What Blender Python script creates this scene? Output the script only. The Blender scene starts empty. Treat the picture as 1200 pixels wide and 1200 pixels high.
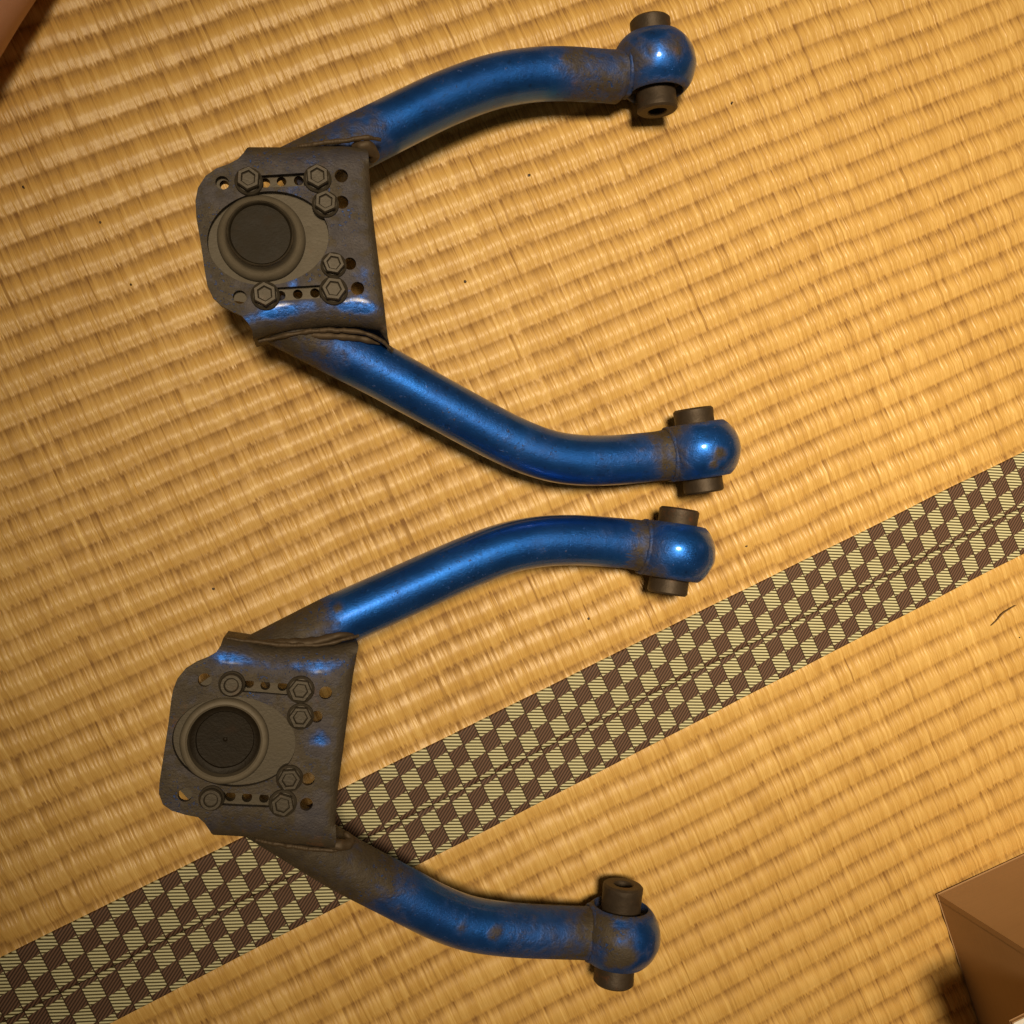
import bpy, bmesh, math, random
import numpy as np
from mathutils import Vector, Matrix, geometry, noise

random.seed(7)
rng = np.random.default_rng(11)
S = bpy.context.scene
COL = S.collection

# ------------------------------------------------------------------ camera
# the phone is about 0.6 m above the mat and leans a little to the right
F = 1200.0                                   # focal length in photo pixels (photo is 1200 px wide)
NADIR = (378.0, 592.0)                       # where the plumb line through the lens meets the picture
dn = Vector(((NADIR[0]-600)/F, -(NADIR[1]-600)/F, -1.0)).normalized()
zc = -dn                                     # world up seen from the camera
xc = (Vector((1, 0, 0)) - zc*zc.x).normalized()
yc = zc.cross(xc)
R = Matrix((xc, yc, zc))                     # camera -> world
H = 0.59
CAMP = Vector((-0.111, -0.006, H))
def ray(px, py):
    return R @ Vector(((px-600)/F, -(py-600)/F, -1.0))
def G(px, py, z=0.0):                        # photo pixel -> world point at height z
    d = ray(px, py)
    t = (z-H)/d.z
    return CAMP + d*t

cam = bpy.data.cameras.new("camera")
cam.sensor_width = 36.0; cam.lens = 36.0*F/1200.0
cam.clip_start = 0.01; cam.clip_end = 50
camo = bpy.data.objects.new("camera", cam)
camo.matrix_world = Matrix.Translation(CAMP) @ R.to_4x4()
COL.objects.link(camo); S.camera = camo

# ------------------------------------------------------------------ light: one ceiling lamp in a dim warm room
w = bpy.data.worlds.new("World"); S.world = w; w.use_nodes = True
bg = w.node_tree.nodes["Background"]
bg.inputs[0].default_value = (1.0, 0.74, 0.44, 1); bg.inputs[1].default_value = 0.05
LP = G(318, 51); LP.z = 2.1
LP.x += 0.02
la = bpy.data.lights.new("ceiling_lamp", 'AREA'); la.shape = 'DISK'; la.size = 0.42
la.energy = 3.9; la.color = (1.0, 0.785, 0.51); la.spread = math.radians(44)
lo = bpy.data.objects.new("ceiling_lamp", la); lo.location = LP
aim = G(1150, 500)
lo.rotation_euler = (aim-LP).to_track_quat('-Z', 'Y').to_euler()
COL.objects.link(lo)
S.view_settings.view_transform = 'Standard'; S.view_settings.look = 'None'
S.view_settings.exposure = 0.0; S.view_settings.gamma = 1.0

# ------------------------------------------------------------------ material helpers
class NT:
    def __init__(s, name):
        s.m = bpy.data.materials.new(name); s.m.use_nodes = True
        s.t = s.m.node_tree; s.b = s.t.nodes["Principled BSDF"]
    def n(s, typ, **kw):
        nd = s.t.nodes.new(typ)
        for k, v in kw.items():
            if k in ('operation', 'blend_type', 'data_type', 'attribute_name', 'noise_dimensions', 'interpolation_type', 'feature', 'clamp', 'use_clamp', 'invert'):
                setattr(nd, k, v)
        return nd
    def l(s, a, b): s.t.links.new(a, b)
    def val(s, x, sock):
        if isinstance(x, (int, float)): sock.default_value = x
        elif isinstance(x, tuple): sock.default_value = x
        else: s.l(x, sock)
    def math(s, op, a, b=0.0, c=None, clamp=False):
        nd = s.n('ShaderNodeMath', operation=op); nd.use_clamp = clamp
        s.val(a, nd.inputs[0]); s.val(b, nd.inputs[1])
        if c is not None: s.val(c, nd.inputs[2])
        return nd.outputs[0]
    def mix(s, f, a, b, typ='MIX'):
        nd = s.n('ShaderNodeMix', data_type='RGBA', blend_type=typ)
        s.val(f, nd.inputs[0]); s.val(a, nd.inputs[6]); s.val(b, nd.inputs[7])
        return nd.outputs[2]
    def mixf(s, f, a, b):
        nd = s.n('ShaderNodeMix', data_type='FLOAT')
        s.val(f, nd.inputs[0]); s.val(a, nd.inputs[2]); s.val(b, nd.inputs[3])
        return nd.outputs[0]
    def noise(s, co, scale, detail=3, rough=0.55, dist=0.0):
        nd = s.n('ShaderNodeTexNoise'); s.l(co, nd.inputs['Vector'])
        nd.inputs['Scale'].default_value = scale; nd.inputs['Detail'].default_value = detail
        nd.inputs['Roughness'].default_value = rough; nd.inputs['Distortion'].default_value = dist
        return nd.outputs['Fac']
    def step(s, x, lo, hi):
        nd = s.n('ShaderNodeMapRange'); nd.interpolation_type = 'SMOOTHSTEP'
        s.val(x, nd.inputs[0]); s.val(lo, nd.inputs[1]); s.val(hi, nd.inputs[2])
        return nd.outputs[0]
    def co(s, kind='Object', scale=None):
        tc = s.n('ShaderNodeTexCoord')
        if scale is None: return tc.outputs[kind]
        mp = s.n('ShaderNodeMapping'); mp.inputs['Scale'].default_value = scale
        s.l(tc.outputs[kind], mp.inputs[0]); return mp.outputs[0]
    def bump(s, h, strength, dist, normal=None):
        nd = s.n('ShaderNodeBump'); nd.inputs['Strength'].default_value = strength
        nd.inputs['Distance'].default_value = dist; s.l(h, nd.inputs['Height'])
        if normal is not None: s.l(normal, nd.inputs['Normal'])
        return nd.outputs[0]
    def set(s, **kw):
        for k, v in kw.items(): s.val(v, s.b.inputs[k.replace('_', ' ')])

def C4(r, g, b): return (r, g, b, 1.0)

def mat_rush():
    k = NT("rush_weave"); co = k.co('Object')
    at = k.n('ShaderNodeAttribute'); at.attribute_name = 'tone'
    tone = at.outputs['Fac']
    grain = k.noise(k.co('Object', (1500, 45, 1)), 1.0, 3, 0.65)
    big = k.noise(co, 5.0, 3, 0.55)
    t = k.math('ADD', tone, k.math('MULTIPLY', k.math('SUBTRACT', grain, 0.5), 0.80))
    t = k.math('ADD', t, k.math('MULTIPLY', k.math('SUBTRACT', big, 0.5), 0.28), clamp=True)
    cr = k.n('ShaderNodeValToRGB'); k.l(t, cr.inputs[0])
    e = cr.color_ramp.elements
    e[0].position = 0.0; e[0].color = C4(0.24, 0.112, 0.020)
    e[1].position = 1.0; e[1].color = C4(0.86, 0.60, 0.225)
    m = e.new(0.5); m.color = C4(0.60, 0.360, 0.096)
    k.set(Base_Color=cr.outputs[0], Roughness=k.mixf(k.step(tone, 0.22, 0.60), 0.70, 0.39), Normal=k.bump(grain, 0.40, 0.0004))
    k.b.inputs['Specular IOR Level'].default_value = 0.55
    return k.m

def mat_border(W):
    """checked border cloth: brown and cream squares of twill, drawn in the cloth's own metres"""
    k = NT("border_cloth_check")
    tc = k.n('ShaderNodeTexCoord'); sx = k.n('ShaderNodeSeparateXYZ'); k.l(tc.outputs['Object'], sx.inputs[0])
    u, v = sx.outputs[0], sx.outputs[1]
    at = k.n('ShaderNodeAttribute'); at.attribute_name = 'row'      # row coordinate across the cloth
    row = at.outputs['Fac']
    c = W/5.74
    un = k.math('DIVIDE', k.math('ADD', u, 10*c), c*0.965)
    wob = k.noise(tc.outputs['Object'], 60, 1)
    un = k.math('ADD', un, k.math('MULTIPLY', k.math('SUBTRACT', wob, 0.5), 0.06))
    uf = k.math('FRACT', un)
    rs = k.math('ADD', row, k.math('MULTIPLY', k.math('SUBTRACT', uf, 0.5), 0.13))
    ui = k.math('FLOOR', un); ri = k.math('FLOOR', rs)
    par = k.math('FLOORED_MODULO', k.math('ADD', ui, ri), 2.0)
    brown = k.math('GREATER_THAN', par, 0.5)
    # twill stripes
    def stripe(ang, per, duty, soft):
        a = math.radians(ang)
        s_ = k.math('ADD', k.math('MULTIPLY', u, -math.sin(a)/per), k.math('MULTIPLY', v, math.cos(a)/per))
        f = k.math('FRACT', s_)
        tri = k.math('ABSOLUTE', k.math('SUBTRACT', f, 0.5))
        return k.step(tri, duty-soft, duty+soft)
    sb = stripe(33, 0.00158, 0.26, 0.08)
    sc = stripe(-27, 0.00182, 0.275, 0.07)
    colb = k.mix(sb, C4(0.190, 0.108, 0.074), C4(0.052, 0.028, 0.018))
    colc = k.mix(sc, C4(0.80, 0.79, 0.52), C4(0.085, 0.070, 0.024))
    col = k.mix(brown, colc, colb)
    edge = k.math('ABSOLUTE', k.math('SUBTRACT', uf, 0.5))
    ln = k.step(edge, 0.455, 0.48)
    col = k.mix(ln, col, C4(0.055, 0.028, 0.013))
    thread = k.noise(k.co('Object', (2600, 2600, 2600)), 1.0, 1)
    col = k.mix(0.35, col, k.mix(thread, C4(0.3, 0.3, 0.3), C4(1, 1, 1)), 'MULTIPLY')
    soil = k.noise(tc.outputs['Object'], 9, 4)
    col = k.mix(0.5, col, k.mix(soil, C4(0.7, 0.66, 0.6), C4(1, 1, 1)), 'MULTIPLY')
    hgt = k.mixf(brown, k.math('SUBTRACT', 1.0, sc), k.math('MULTIPLY', k.math('SUBTRACT', 1.0, sb), 0.6))
    k.set(Base_Color=col, Roughness=0.62, Normal=k.bump(hgt, 0.5, 0.0003))
    k.b.inputs['Specular IOR Level'].default_value = 0.3
    return k.m

def mat_painted():
    """candy blue paint over steel, grimed where the attribute 'dirt' says the road dirt sits"""
    k = NT("blue_paint_and_grime"); co = k.co('Object')
    at = k.n('ShaderNodeAttribute'); at.attribute_name = 'dirt'
    d = at.outputs['Fac']
    af = k.n('ShaderNodeAttribute'); af.attribute_name = 'flat'; flat = af.outputs['Fac']
    n1 = k.noise(co, 42, 6, 0.62, 0.3)
    n2 = k.noise(co, 190, 4, 0.6)
    fine = k.noise(co, 900, 2, 0.6)
    x = k.math('ADD', d, k.math('MULTIPLY', k.math('SUBTRACT', n1, 0.5), 1.25))
    x = k.math('ADD', x, k.math('MULTIPLY', k.math('SUBTRACT', n2, 0.5), 0.7))
    mask = k.step(x, 0.20, 0.80)
    mask = k.math('MAXIMUM', mask, k.math('MULTIPLY', k.step(k.math('ADD', d, k.math('ADD', k.math('MULTIPLY', k.math('SUBTRACT', n1, 0.5), 0.6), k.math('MULTIPLY', k.math('SUBTRACT', n2, 0.5), 0.5))), 0.16, 0.50), k.math('ADD', 0.15, k.math('MULTIPLY', flat, 0.75))))
    glint = k.math('MULTIPLY', k.step(k.noise(co, 620, 2), 0.60, 0.66), k.step(n1, 0.42, 0.62))
    mask = k.math('SUBTRACT', mask, k.math('MULTIPLY', glint, k.math('MULTIPLY', k.math('SUBTRACT', 1.0, k.step(d, 0.62, 0.95)), 0.85)), clamp=True)
    speck = k.math('MULTIPLY', k.step(k.noise(co, 540, 2), 0.655, 0.70), k.math('MULTIPLY', k.step(n1, 0.45, 0.60), 0.75))
    mask = k.math('MAXIMUM', mask, k.math('MULTIPLY', speck, k.math('SUBTRACT', 1.0, k.step(d, 0.25, 0.40))))
    # thin film of dust that dulls the paint
    film = k.math('MULTIPLY', k.step(k.math('ADD', d, k.math('SUBTRACT', n1, 0.5)), -0.12, 0.75), 0.55)
    blue = k.mix(k.noise(co, 75, 3), C4(0.007, 0.072, 0.36), C4(0.018, 0.170, 0.72))
    streak = k.noise(co, 260, 3)
    blue = k.mix(k.math('MULTIPLY', k.step(streak, 0.58, 0.75), 0.45), blue, C4(0.012, 0.03, 0.09))
    g1 = k.mix(k.noise(co, 120, 5, 0.65), C4(0.020, 0.015, 0.010), C4(0.094, 0.074, 0.049))
    rust = k.step(k.noise(co, 64, 5, 0.7), 0.60, 0.74)
    grime = k.mix(k.math('MULTIPLY', rust, 0.55), g1, C4(0.15, 0.062, 0.024))
    spots = k.step(k.noise(co, 420, 2), 0.66, 0.74)
    grime = k.mix(k.math('MULTIPLY', spots, 0.5), grime, C4(0.03, 0.025, 0.02))
    blue = k.mix(film, blue, C4(0.042, 0.043, 0.045))
    col = k.mix(mask, blue, grime)
    flake = k.n('ShaderNodeTexVoronoi'); flake.inputs['Scale'].default_value = 2400; k.l(co, flake.inputs['Vector'])
    h = k.math('ADD', k.math('MULTIPLY', n2, k.mixf(mask, 0.15, 1.0)), k.math('MULTIPLY', fine, k.mixf(mask, 0.10, 0.55)))
    nb = k.bump(h, 0.55, 0.0011)
    fl = k.math('MULTIPLY', flake.outputs['Color'], 1.0)
    nb2 = k.bump(fl, k_flake, 0.0002, nb)
    k.set(Base_Color=col, Normal=nb2,
          Metallic=k.mixf(mask, k.mixf(film, 0.88, 0.5), 0.12),
          Roughness=k.mixf(mask, k.math('ADD', 0.37, k.math('MULTIPLY', film, 0.4)), k.mixf(n2, 0.45, 0.80)))
    k.b.inputs['Coat Roughness'].default_value = 0.13
    k.val(k.math('MULTIPLY', k.math('SUBTRACT', 1.0, k.step(d, 0.12, 0.34)), k.mixf(k.math('MULTIPLY', film, 2.2, clamp=True), 0.85, 0.0)), k.b.inputs['Coat Weight'])
    return k.m
k_flake = 0.30

def mat_grime(name, lo_, hi_, rough, metal=0.25, rustf=0.3):
    k = NT(name); co = k.co('Object')
    a = k.noise(co, 110, 6, 0.65, 0.2); b = k.noise(co, 700, 3, 0.6)
    col = k.mix(a, lo_, hi_)
    rust = k.step(k.noise(co, 80, 5, 0.7), 0.56, 0.72)
    col = k.mix(k.math('MULTIPLY', rust, rustf), col, C4(0.16, 0.058, 0.02))
    k.set(Base_Color=col, Metallic=metal, Roughness=k.mixf(a, rough-0.13, rough+0.15),
          Normal=k.bump(k.math('ADD', a, k.math('MULTIPLY', b, 0.5)), 0.45, 0.0006))
    return k.m

def mat_simple(name, col, rough, metal=0.0, bscale=None, bstr=0.2):
    k = NT(name); co = k.co('Object')
    n = k.noise(co, bscale or 300, 4, 0.6)
    c2 = tuple(c*0.72 for c in col[:3])+(1,)
    k.set(Base_Color=k.mix(n, c2, col), Roughness=rough, Metallic=metal, Normal=k.bump(n, bstr, 0.0005))
    return k.m

M = {}
M['rush'] = mat_rush()
M['paint'] = mat_painted()
M['steel'] = mat_grime("grimy_steel", C4(0.050, 0.042, 0.030), C4(0.108, 0.092, 0.066), 0.58, 0.35, 0.12)
M['bolt'] = mat_grime("dull_bolt_steel", C4(0.034, 0.028, 0.020), C4(0.080, 0.067, 0.048), 0.52, 0.30, 0.12)
M['weld'] = mat_grime("rusty_weld", C4(0.034, 0.025, 0.015), C4(0.115, 0.078, 0.043), 0.60, 0.3, 0.35)
M['sleeve'] = mat_grime("rusted_sleeve_steel", C4(0.026, 0.019, 0.013), C4(0.085, 0.060, 0.038), 0.55, 0.4, 0.65)
M['rubber'] = mat_simple("black_rubber", C4(0.016, 0.012, 0.009), 0.7)
M['cap'] = mat_grime("dark_greased_cap", C4(0.005, 0.004, 0.003), C4(0.032, 0.024, 0.013), 0.55, 0.0, 0.05)
M['pit'] = mat_grime("dark_greased_bowl", C4(0.007, 0.005, 0.003), C4(0.020, 0.014, 0.007), 0.5, 0.1, 0.05)

M['rim'] = mat_grime("rubbed_rim_steel", C4(0.04, 0.033, 0.022), C4(0.30, 0.255, 0.19), 0.40, 0.7, 0.05)
M['collar'] = mat_grime("greyish_collar_steel", C4(0.095, 0.080, 0.058), C4(0.165, 0.140, 0.102), 0.60, 0.05, 0.06)
for nm in ('cap', 'pit'):
    b_ = M[nm].node_tree.nodes["Principled BSDF"]; b_.inputs['Specular IOR Level'].default_value = 0.16
    b_.inputs['Metallic'].default_value = 0.0

# ------------------------------------------------------------------ object helpers
def link_mesh(name, me, mat=None, parent=None, kind=None):
    o = bpy.data.objects.new(name, me); COL.objects.link(o)
    if mat is not None: me.materials.append(mat)
    if parent is not None: o.parent = parent
    if kind: o['kind'] = kind
    return o
def bm_obj(name, bm, mat, parent=None, smooth=35, kind=None):
    bmesh.ops.recalc_face_normals(bm, faces=bm.faces[:])
    me = bpy.data.meshes.new(name); bm.to_mesh(me); bm.free()
    me.polygons.foreach_set('use_smooth', [True]*len(me.polygons))
    me.set_sharp_from_angle(angle=math.radians(smooth))
    return link_mesh(name, me, mat, parent, kind)
def empty(name, loc, label, cat, group=None):
    o = bpy.data.objects.new(name, None); COL.objects.link(o)
    o.location = loc; o.empty_display_size = 0.02
    o['label'] = label; o['category'] = cat
    if group: o['group'] = group
    return o
def frame_from(axis, up=Vector((0, 0, 1))):
    z = axis.normalized()
    if abs(z.dot(up)) > 0.98: up = Vector((0, 1, 0))
    x = up.cross(z).normalized(); y = z.cross(x)
    return Matrix((x, y, z)).transposed()
def lathe(bm, origin, axis, prof, n=48, close=False, jitter=0.0):
    """prof: list of (radius, distance along the axis)"""
    fr = frame_from(axis); rings = []
    for r, a in prof:
        ring = []
        if r < 1e-7:
            ring = [bm.verts.new(origin + fr @ Vector((0, 0, a)))]
        else:
            for i in range(n):
                t = 2*math.pi*i/n
                rr = r*(1+jitter*noise.noise(Vector((math.cos(t)*2, math.sin(t)*2, a*200))))
                ring.append(bm.verts.new(origin + fr @ Vector((rr*math.cos(t), rr*math.sin(t), a))))
        rings.append(ring)
    pairs = list(zip(rings[:-1], rings[1:]))
    if close: pairs.append((rings[-1], rings[0]))
    for A, B in pairs:
        for i in range(n):
            j = (i+1) % n
            if len(A) == 1 and len(B) == 1: continue
            if len(A) == 1: bm.faces.new((A[0], B[i], B[j]))
            elif len(B) == 1: bm.faces.new((A[i], A[j], B[0]))
            else: bm.faces.new((A[i], A[j], B[j], B[i]))
    return rings
def spline(P, n):
    """Catmull-Rom through the points, n samples"""
    P = [Vector(p) for p in P]
    Q = [P[0]*2-P[1]] + P + [P[-1]*2-P[-2]]
    L = [0.0]
    for a, b in zip(P[:-1], P[1:]): L.append(L[-1]+(b-a).length)
    out = []
    for i in range(n):
        s = L[-1]*i/(n-1); k = 0
        while k < len(P)-2 and s > L[k+1]: k += 1
        t = (s-L[k])/(L[k+1]-L[k]); p0, p1, p2, p3 = Q[k:k+4]
        out.append(0.5*((2*p1)+(-p0+p2)*t+(2*p0-5*p1+4*p2-p3)*t*t+(-p0+3*p1-3*p2+p3)*t**3))
    return out
def smooth_path(P, it):
    P = [p.copy() for p in P]
    for _ in range(it):
        P = [P[0]] + [(P[i-1]+P[i]*2+P[i+1])/4 for i in range(1, len(P)-1)] + [P[-1]]
    return P
def sweep(bm, P, rad, n=28, cap=True, wob=0.0, wsc=300.0):
    up = Vector((0, 0, 1)); rings = []
    for i, p in enumerate(P):
        t = (P[min(i+1, len(P)-1)]-P[max(i-1, 0)]).normalized()
        x = t.cross(up).normalized(); y = x.cross(t)
        r = rad(i/(len(P)-1)) if callable(rad) else rad
        ring = []
        for k in range(n):
            a = 2*math.pi*k/n
            d = x*math.cos(a)+y*math.sin(a)
            rr = r
            if wob: rr *= 1+wob*noise.noise((p+d*r)*wsc)
            ring.append(bm.verts.new(p+d*rr))
        rings.append(ring)
    for A, B in zip(rings[:-1], rings[1:]):
        for k in range(n):
            j = (k+1) % n
            bm.faces.new((A[k], A[j], B[j], B[k]))
    if cap:
        bm.faces.new(rings[0]); bm.faces.new(rings[-1][::-1])
    return rings
def in_poly(pts, poly):
    x, y = pts[:, 0], pts[:, 1]; ins = np.zeros(len(pts), bool); n = len(poly)
    for i in range(n):
        x1, y1 = poly[i]; x2, y2 = poly[(i+1) % n]
        c = ((y1 > y) != (y2 > y)) & (x < (x2-x1)*(y-y1)/(y2-y1+1e-15)+x1)
        ins ^= c
    return ins
def dist_poly(pts, line):
    d = np.full(len(pts), 1e9)
    for a, b in zip(line[:-1], line[1:]):
        a = np.array(a); b = np.array(b); ab = b-a
        t = np.clip(((pts-a)@ab)/(ab@ab+1e-15), 0, 1)
        d = np.minimum(d, np.linalg.norm(pts-(a+t[:, None]*ab), axis=1))
    return d
def resample(loop, step, closed=True):
    out = []; n = len(loop)
    for i in range(n if closed else n-1):
        a = np.array(loop[i][:2], float); b = np.array(loop[(i+1) % n][:2], float)
        k = max(1, int(np.linalg.norm(b-a)/step))
        for j in range(k): out.append(tuple(a+(b-a)*j/k))
    if not closed: out.append(tuple(loop[-1][:2]))
    return out
def sheet(outline, holes, zfun, thick, step, skirtfun=None):
    """plate cut to an outline with real holes; top follows zfun(points)"""
    outline = resample(outline, step)
    loops = [outline]+holes
    V = []; E = []
    for lp in loops:
        s = len(V); V += [Vector(p) for p in lp]
        E += [(s+i, s+(i+1) % len(lp)) for i in range(len(lp))]
    o = np.array(outline); x0, y0 = o.min(0); x1, y1 = o.max(0)
    gx, gy = np.meshgrid(np.arange(x0, x1, step), np.arange(y0, y1, step))
    g = np.column_stack([gx.ravel(), gy.ravel()])
    keep = in_poly(g, outline) & (dist_poly(g, outline+[outline[0]]) > step*0.45)
    for h in holes:
        keep &= ~in_poly(g, h) & (dist_poly(g, h+[h[0]]) > step*0.4)
    V += [Vector(p) for p in g[keep]]
    vo, eo, fo, *_ = geometry.delaunay_2d_cdt(V, E, [], 0, 1e-7)
    P = np.array([tuple(v) for v in vo]); T = np.array(fo)
    c = P[T].mean(1); k = in_poly(c, outline)
    for h in holes: k &= ~in_poly(c, h)
    T = T[k]
    z = zfun(P); n = len(P)
    V3 = np.vstack([np.column_stack([P, z]), np.column_stack([P, z-thick])])
    faces = [tuple(t) for t in T]+[tuple(t[::-1]+n) for t in T]
    cnt = {}
    for t in T:
        for a, b in ((t[0], t[1]), (t[1], t[2]), (t[2], t[0])):
            cnt[(a, b)] = 1
    bed = [e for e in cnt if (e[1], e[0]) not in cnt]
    for a, b in bed: faces.append((a, a+n, b+n, b))
    if skirtfun is not None:
        sk = skirtfun(P); ex = {}; extra = []
        op = np.array(outline)
        on = dist_poly(P, outline+[outline[0]]) < 1e-5
        for a, b in bed:
            if on[a] and on[b] and sk[a] > 0 and sk[b] > 0:
                for q in (a, b):
                    if q not in ex:
                        ex[q] = 2*n+len(extra)
                        extra.append((P[q, 0], P[q, 1], z[q]-thick-sk[q]))
                faces.append((a+n, ex[a], ex[b], b+n))
        if extra: V3 = np.vstack([V3, np.array(extra)])
    me = bpy.data.meshes.new("sheet")
    me.from_pydata([tuple(v) for v in V3], [], [tuple(int(i) for i in f) for f in faces])
    bm = bmesh.new(); bm.from_mesh(me); bpy.data.meshes.remove(me)
    loose = [v for v in bm.verts if not v.link_faces]
    bmesh.ops.delete(bm, geom=loose, context='VERTS')
    return bm
def circ(c, r, n=20):
    return [(c[0]+r*math.cos(2*math.pi*i/n), c[1]+r*math.sin(2*math.pi*i/n)) for i in range(n)]
def xy(p): return (p.x, p.y)
def set_attr(o, name, arr):
    a = o.data.attributes.new(name, 'FLOAT', 'POINT'); a.data.foreach_set('value', np.asarray(arr, np.float32))
def coords(o):
    c = np.empty(len(o.data.vertices)*3, np.float32); o.data.vertices.foreach_get('co', c); return c.reshape(-1, 3)

# ------------------------------------------------------------------ the floor: two tatami mats and their checked borders
top_a, top_b = G(0, 1122), G(1200, 529)
u_ax = (top_b-top_a).normalized()
v_ax = Vector((u_ax.y, -u_ax.x, 0))                      # towards the lower right of the picture
bot = (G(135, 1200)+G(1200, 645))/2
W = (bot-top_a).dot(v_ax)                                # width of the two borders together
ORG = top_a + u_ax*((G(600, 832)-top_a).dot(u_ax))       # origin on the upper edge of the border
c_row = W/5.74
V_SEAM = (0.78+2+0.28)*c_row
PITCH = W*0.2475
MAT_ROT = math.atan2(u_ax.y, u_ax.x)
def to_uv(p):
    d = p-ORG; return d.dot(u_ax), d.dot(v_ax)
FLOOR_Z = 0.0
def mat_mesh(name, v_from, v_to, sign, seed):
    """woven rush cover: rows of ridges across single rush stems. Local x along the border, y across it (y = -v)"""
    r = np.random.default_rng(seed)
    us = []
    for cx, cy in ((0, 0), (1200, 0), (0, 1200), (1200, 1200)):
        us.append(to_uv(G(cx, cy)))
    us = np.array(us); ulo, uhi = us[:, 0].min()-0.02, us[:, 0].max()+0.02
    vlo, vhi = us[:, 1].min()-0.02, us[:, 1].max()+0.02
    sp = 0.00110
    fine = np.arange(ulo, uhi, sp/3)
    widths = sp*np.clip(np.exp(r.normal(0, 0.38, int(2.6/sp))), 0.45, 2.4)
    bounds = -1.0+np.concatenate([[0], np.cumsum(widths)])
    U = np.concatenate([np.linspace(-0.95, ulo-0.005, 18), fine, np.linspace(uhi+0.005, 0.95, 18)])
    a, b = max(v_from, vlo), min(v_to, vhi)
    vf = np.arange(a, b, PITCH/8.0)
    parts = [vf]
    if v_from < vlo-0.02: parts.insert(0, np.arange(v_from, vlo-0.006, PITCH/3))
    if v_to > vhi+0.02: parts.append(np.arange(vhi+0.006, v_to, PITCH/3))
    Vv = np.concatenate(parts)
    nu, nv = len(U), len(Vv)
    UU, VV = np.meshgrid(U, Vv)
    si1 = np.searchsorted(bounds, U, side='right')-1; uf1 = (U-bounds[si1])/widths[si1]
    si1 = si1-si1.min(); si = np.broadcast_to(si1, UU.shape); ns = si1.max()+1
    # slow wander of the weft rows
    wob = (0.0008*np.sin(UU*23+VV*9+seed)+0.0005*np.sin(UU*51-VV*31+2.1*seed)
           + 0.0003*np.sin(UU*117+VV*47))
    soff = r.normal(0, 0.014, ns)+np.where(np.arange(ns) % 2 == 0, 0.022, -0.022)
    ph = (VV+wob)/PITCH+0.34+soff[si]
    row = np.floor(ph).astype(int); row -= row.min(); nr = row.max()+2
    f = ph-np.floor(ph)
    # each row is a puffed bundle, a bit steeper on the far side
    puff = 0.5-0.5*np.cos(2*np.pi*np.clip(f, 0, 1)**1.30)
    skew = 0.0
    # clumps of stems that lie flat together, split by dark gaps
    slit = np.zeros((nr, ns)); tone = np.zeros((nr, ns))
    for q in range(nr):
        x = 0; 
        while x < ns:
            L = int(r.integers(3, 16)); 
            tone[q, x:x+L] += r.normal(0, 0.022)
            if r.random() < 0.5: slit[q, min(x+L, ns-1)] = r.uniform(0.15, 0.7)
            x += L+1
    stem = r.normal(0, 0.060, ns)
    cell = r.normal(0, 0.055, (nr, ns))
    # a gap often runs on through several rows
    for x in r.integers(0, ns, ns//14):
        q0 = int(r.integers(0, nr-3)); slit[q0:q0+int(r.integers(2, 5)), x] = r.uniform(0.5, 1.0)
    sl = slit[row, si]
    uf = np.broadcast_to(uf1, UU.shape)
    roundness = np.sin(np.pi*uf)
    fineU = ((UU > ulo) & (UU < uhi)).astype(float)
    sh = r.normal(0, 1, ns); ch = r.normal(0, 1, (nr, ns))
    Z = 0.00115*(puff+skew) + fineU*(0.00007*roundness+0.00006*sh[si]+0.00005*ch[row, si]-0.00020*sl*puff)
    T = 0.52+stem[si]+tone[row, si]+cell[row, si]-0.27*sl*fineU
    # row shade painted into the tone: darkest at the weft crossings, paler between
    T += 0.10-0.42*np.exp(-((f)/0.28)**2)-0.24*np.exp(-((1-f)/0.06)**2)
    X = UU; Y = -VV
    co = np.column_stack([X.ravel(), Y.ravel(), (Z-0.0013).ravel()]).astype(np.float32)
    i = np.arange(nv*nu).reshape(nv, nu)
    q = np.stack([i[:-1, :-1], i[1:, :-1], i[1:, 1:], i[:-1, 1:]], -1).reshape(-1, 4)
    me = bpy.data.meshes.new(name)
    me.vertices.add(len(co)); me.vertices.foreach_set('co', co.ravel())
    me.loops.add(q.size); me.loops.foreach_set('vertex_index', q.ravel().astype(np.int32))
    me.polygons.add(len(q)); me.polygons.foreach_set('loop_start', np.arange(0, q.size, 4, dtype=np.int32))
    me.polygons.foreach_set('use_smooth', np.ones(len(q), bool))
    me.update(calc_edges=True)
    o = link_mesh(name, me, M['rush'], None, 'structure')
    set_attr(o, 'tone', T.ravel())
    o.location = ORG; o.rotation_euler = (0, 0, MAT_ROT)
    return o
M['border'] = mat_border(W)
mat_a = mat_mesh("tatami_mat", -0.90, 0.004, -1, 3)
mat_b = mat_mesh("tatami_mat", W-0.004, W+0.90, 1, 8)

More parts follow.
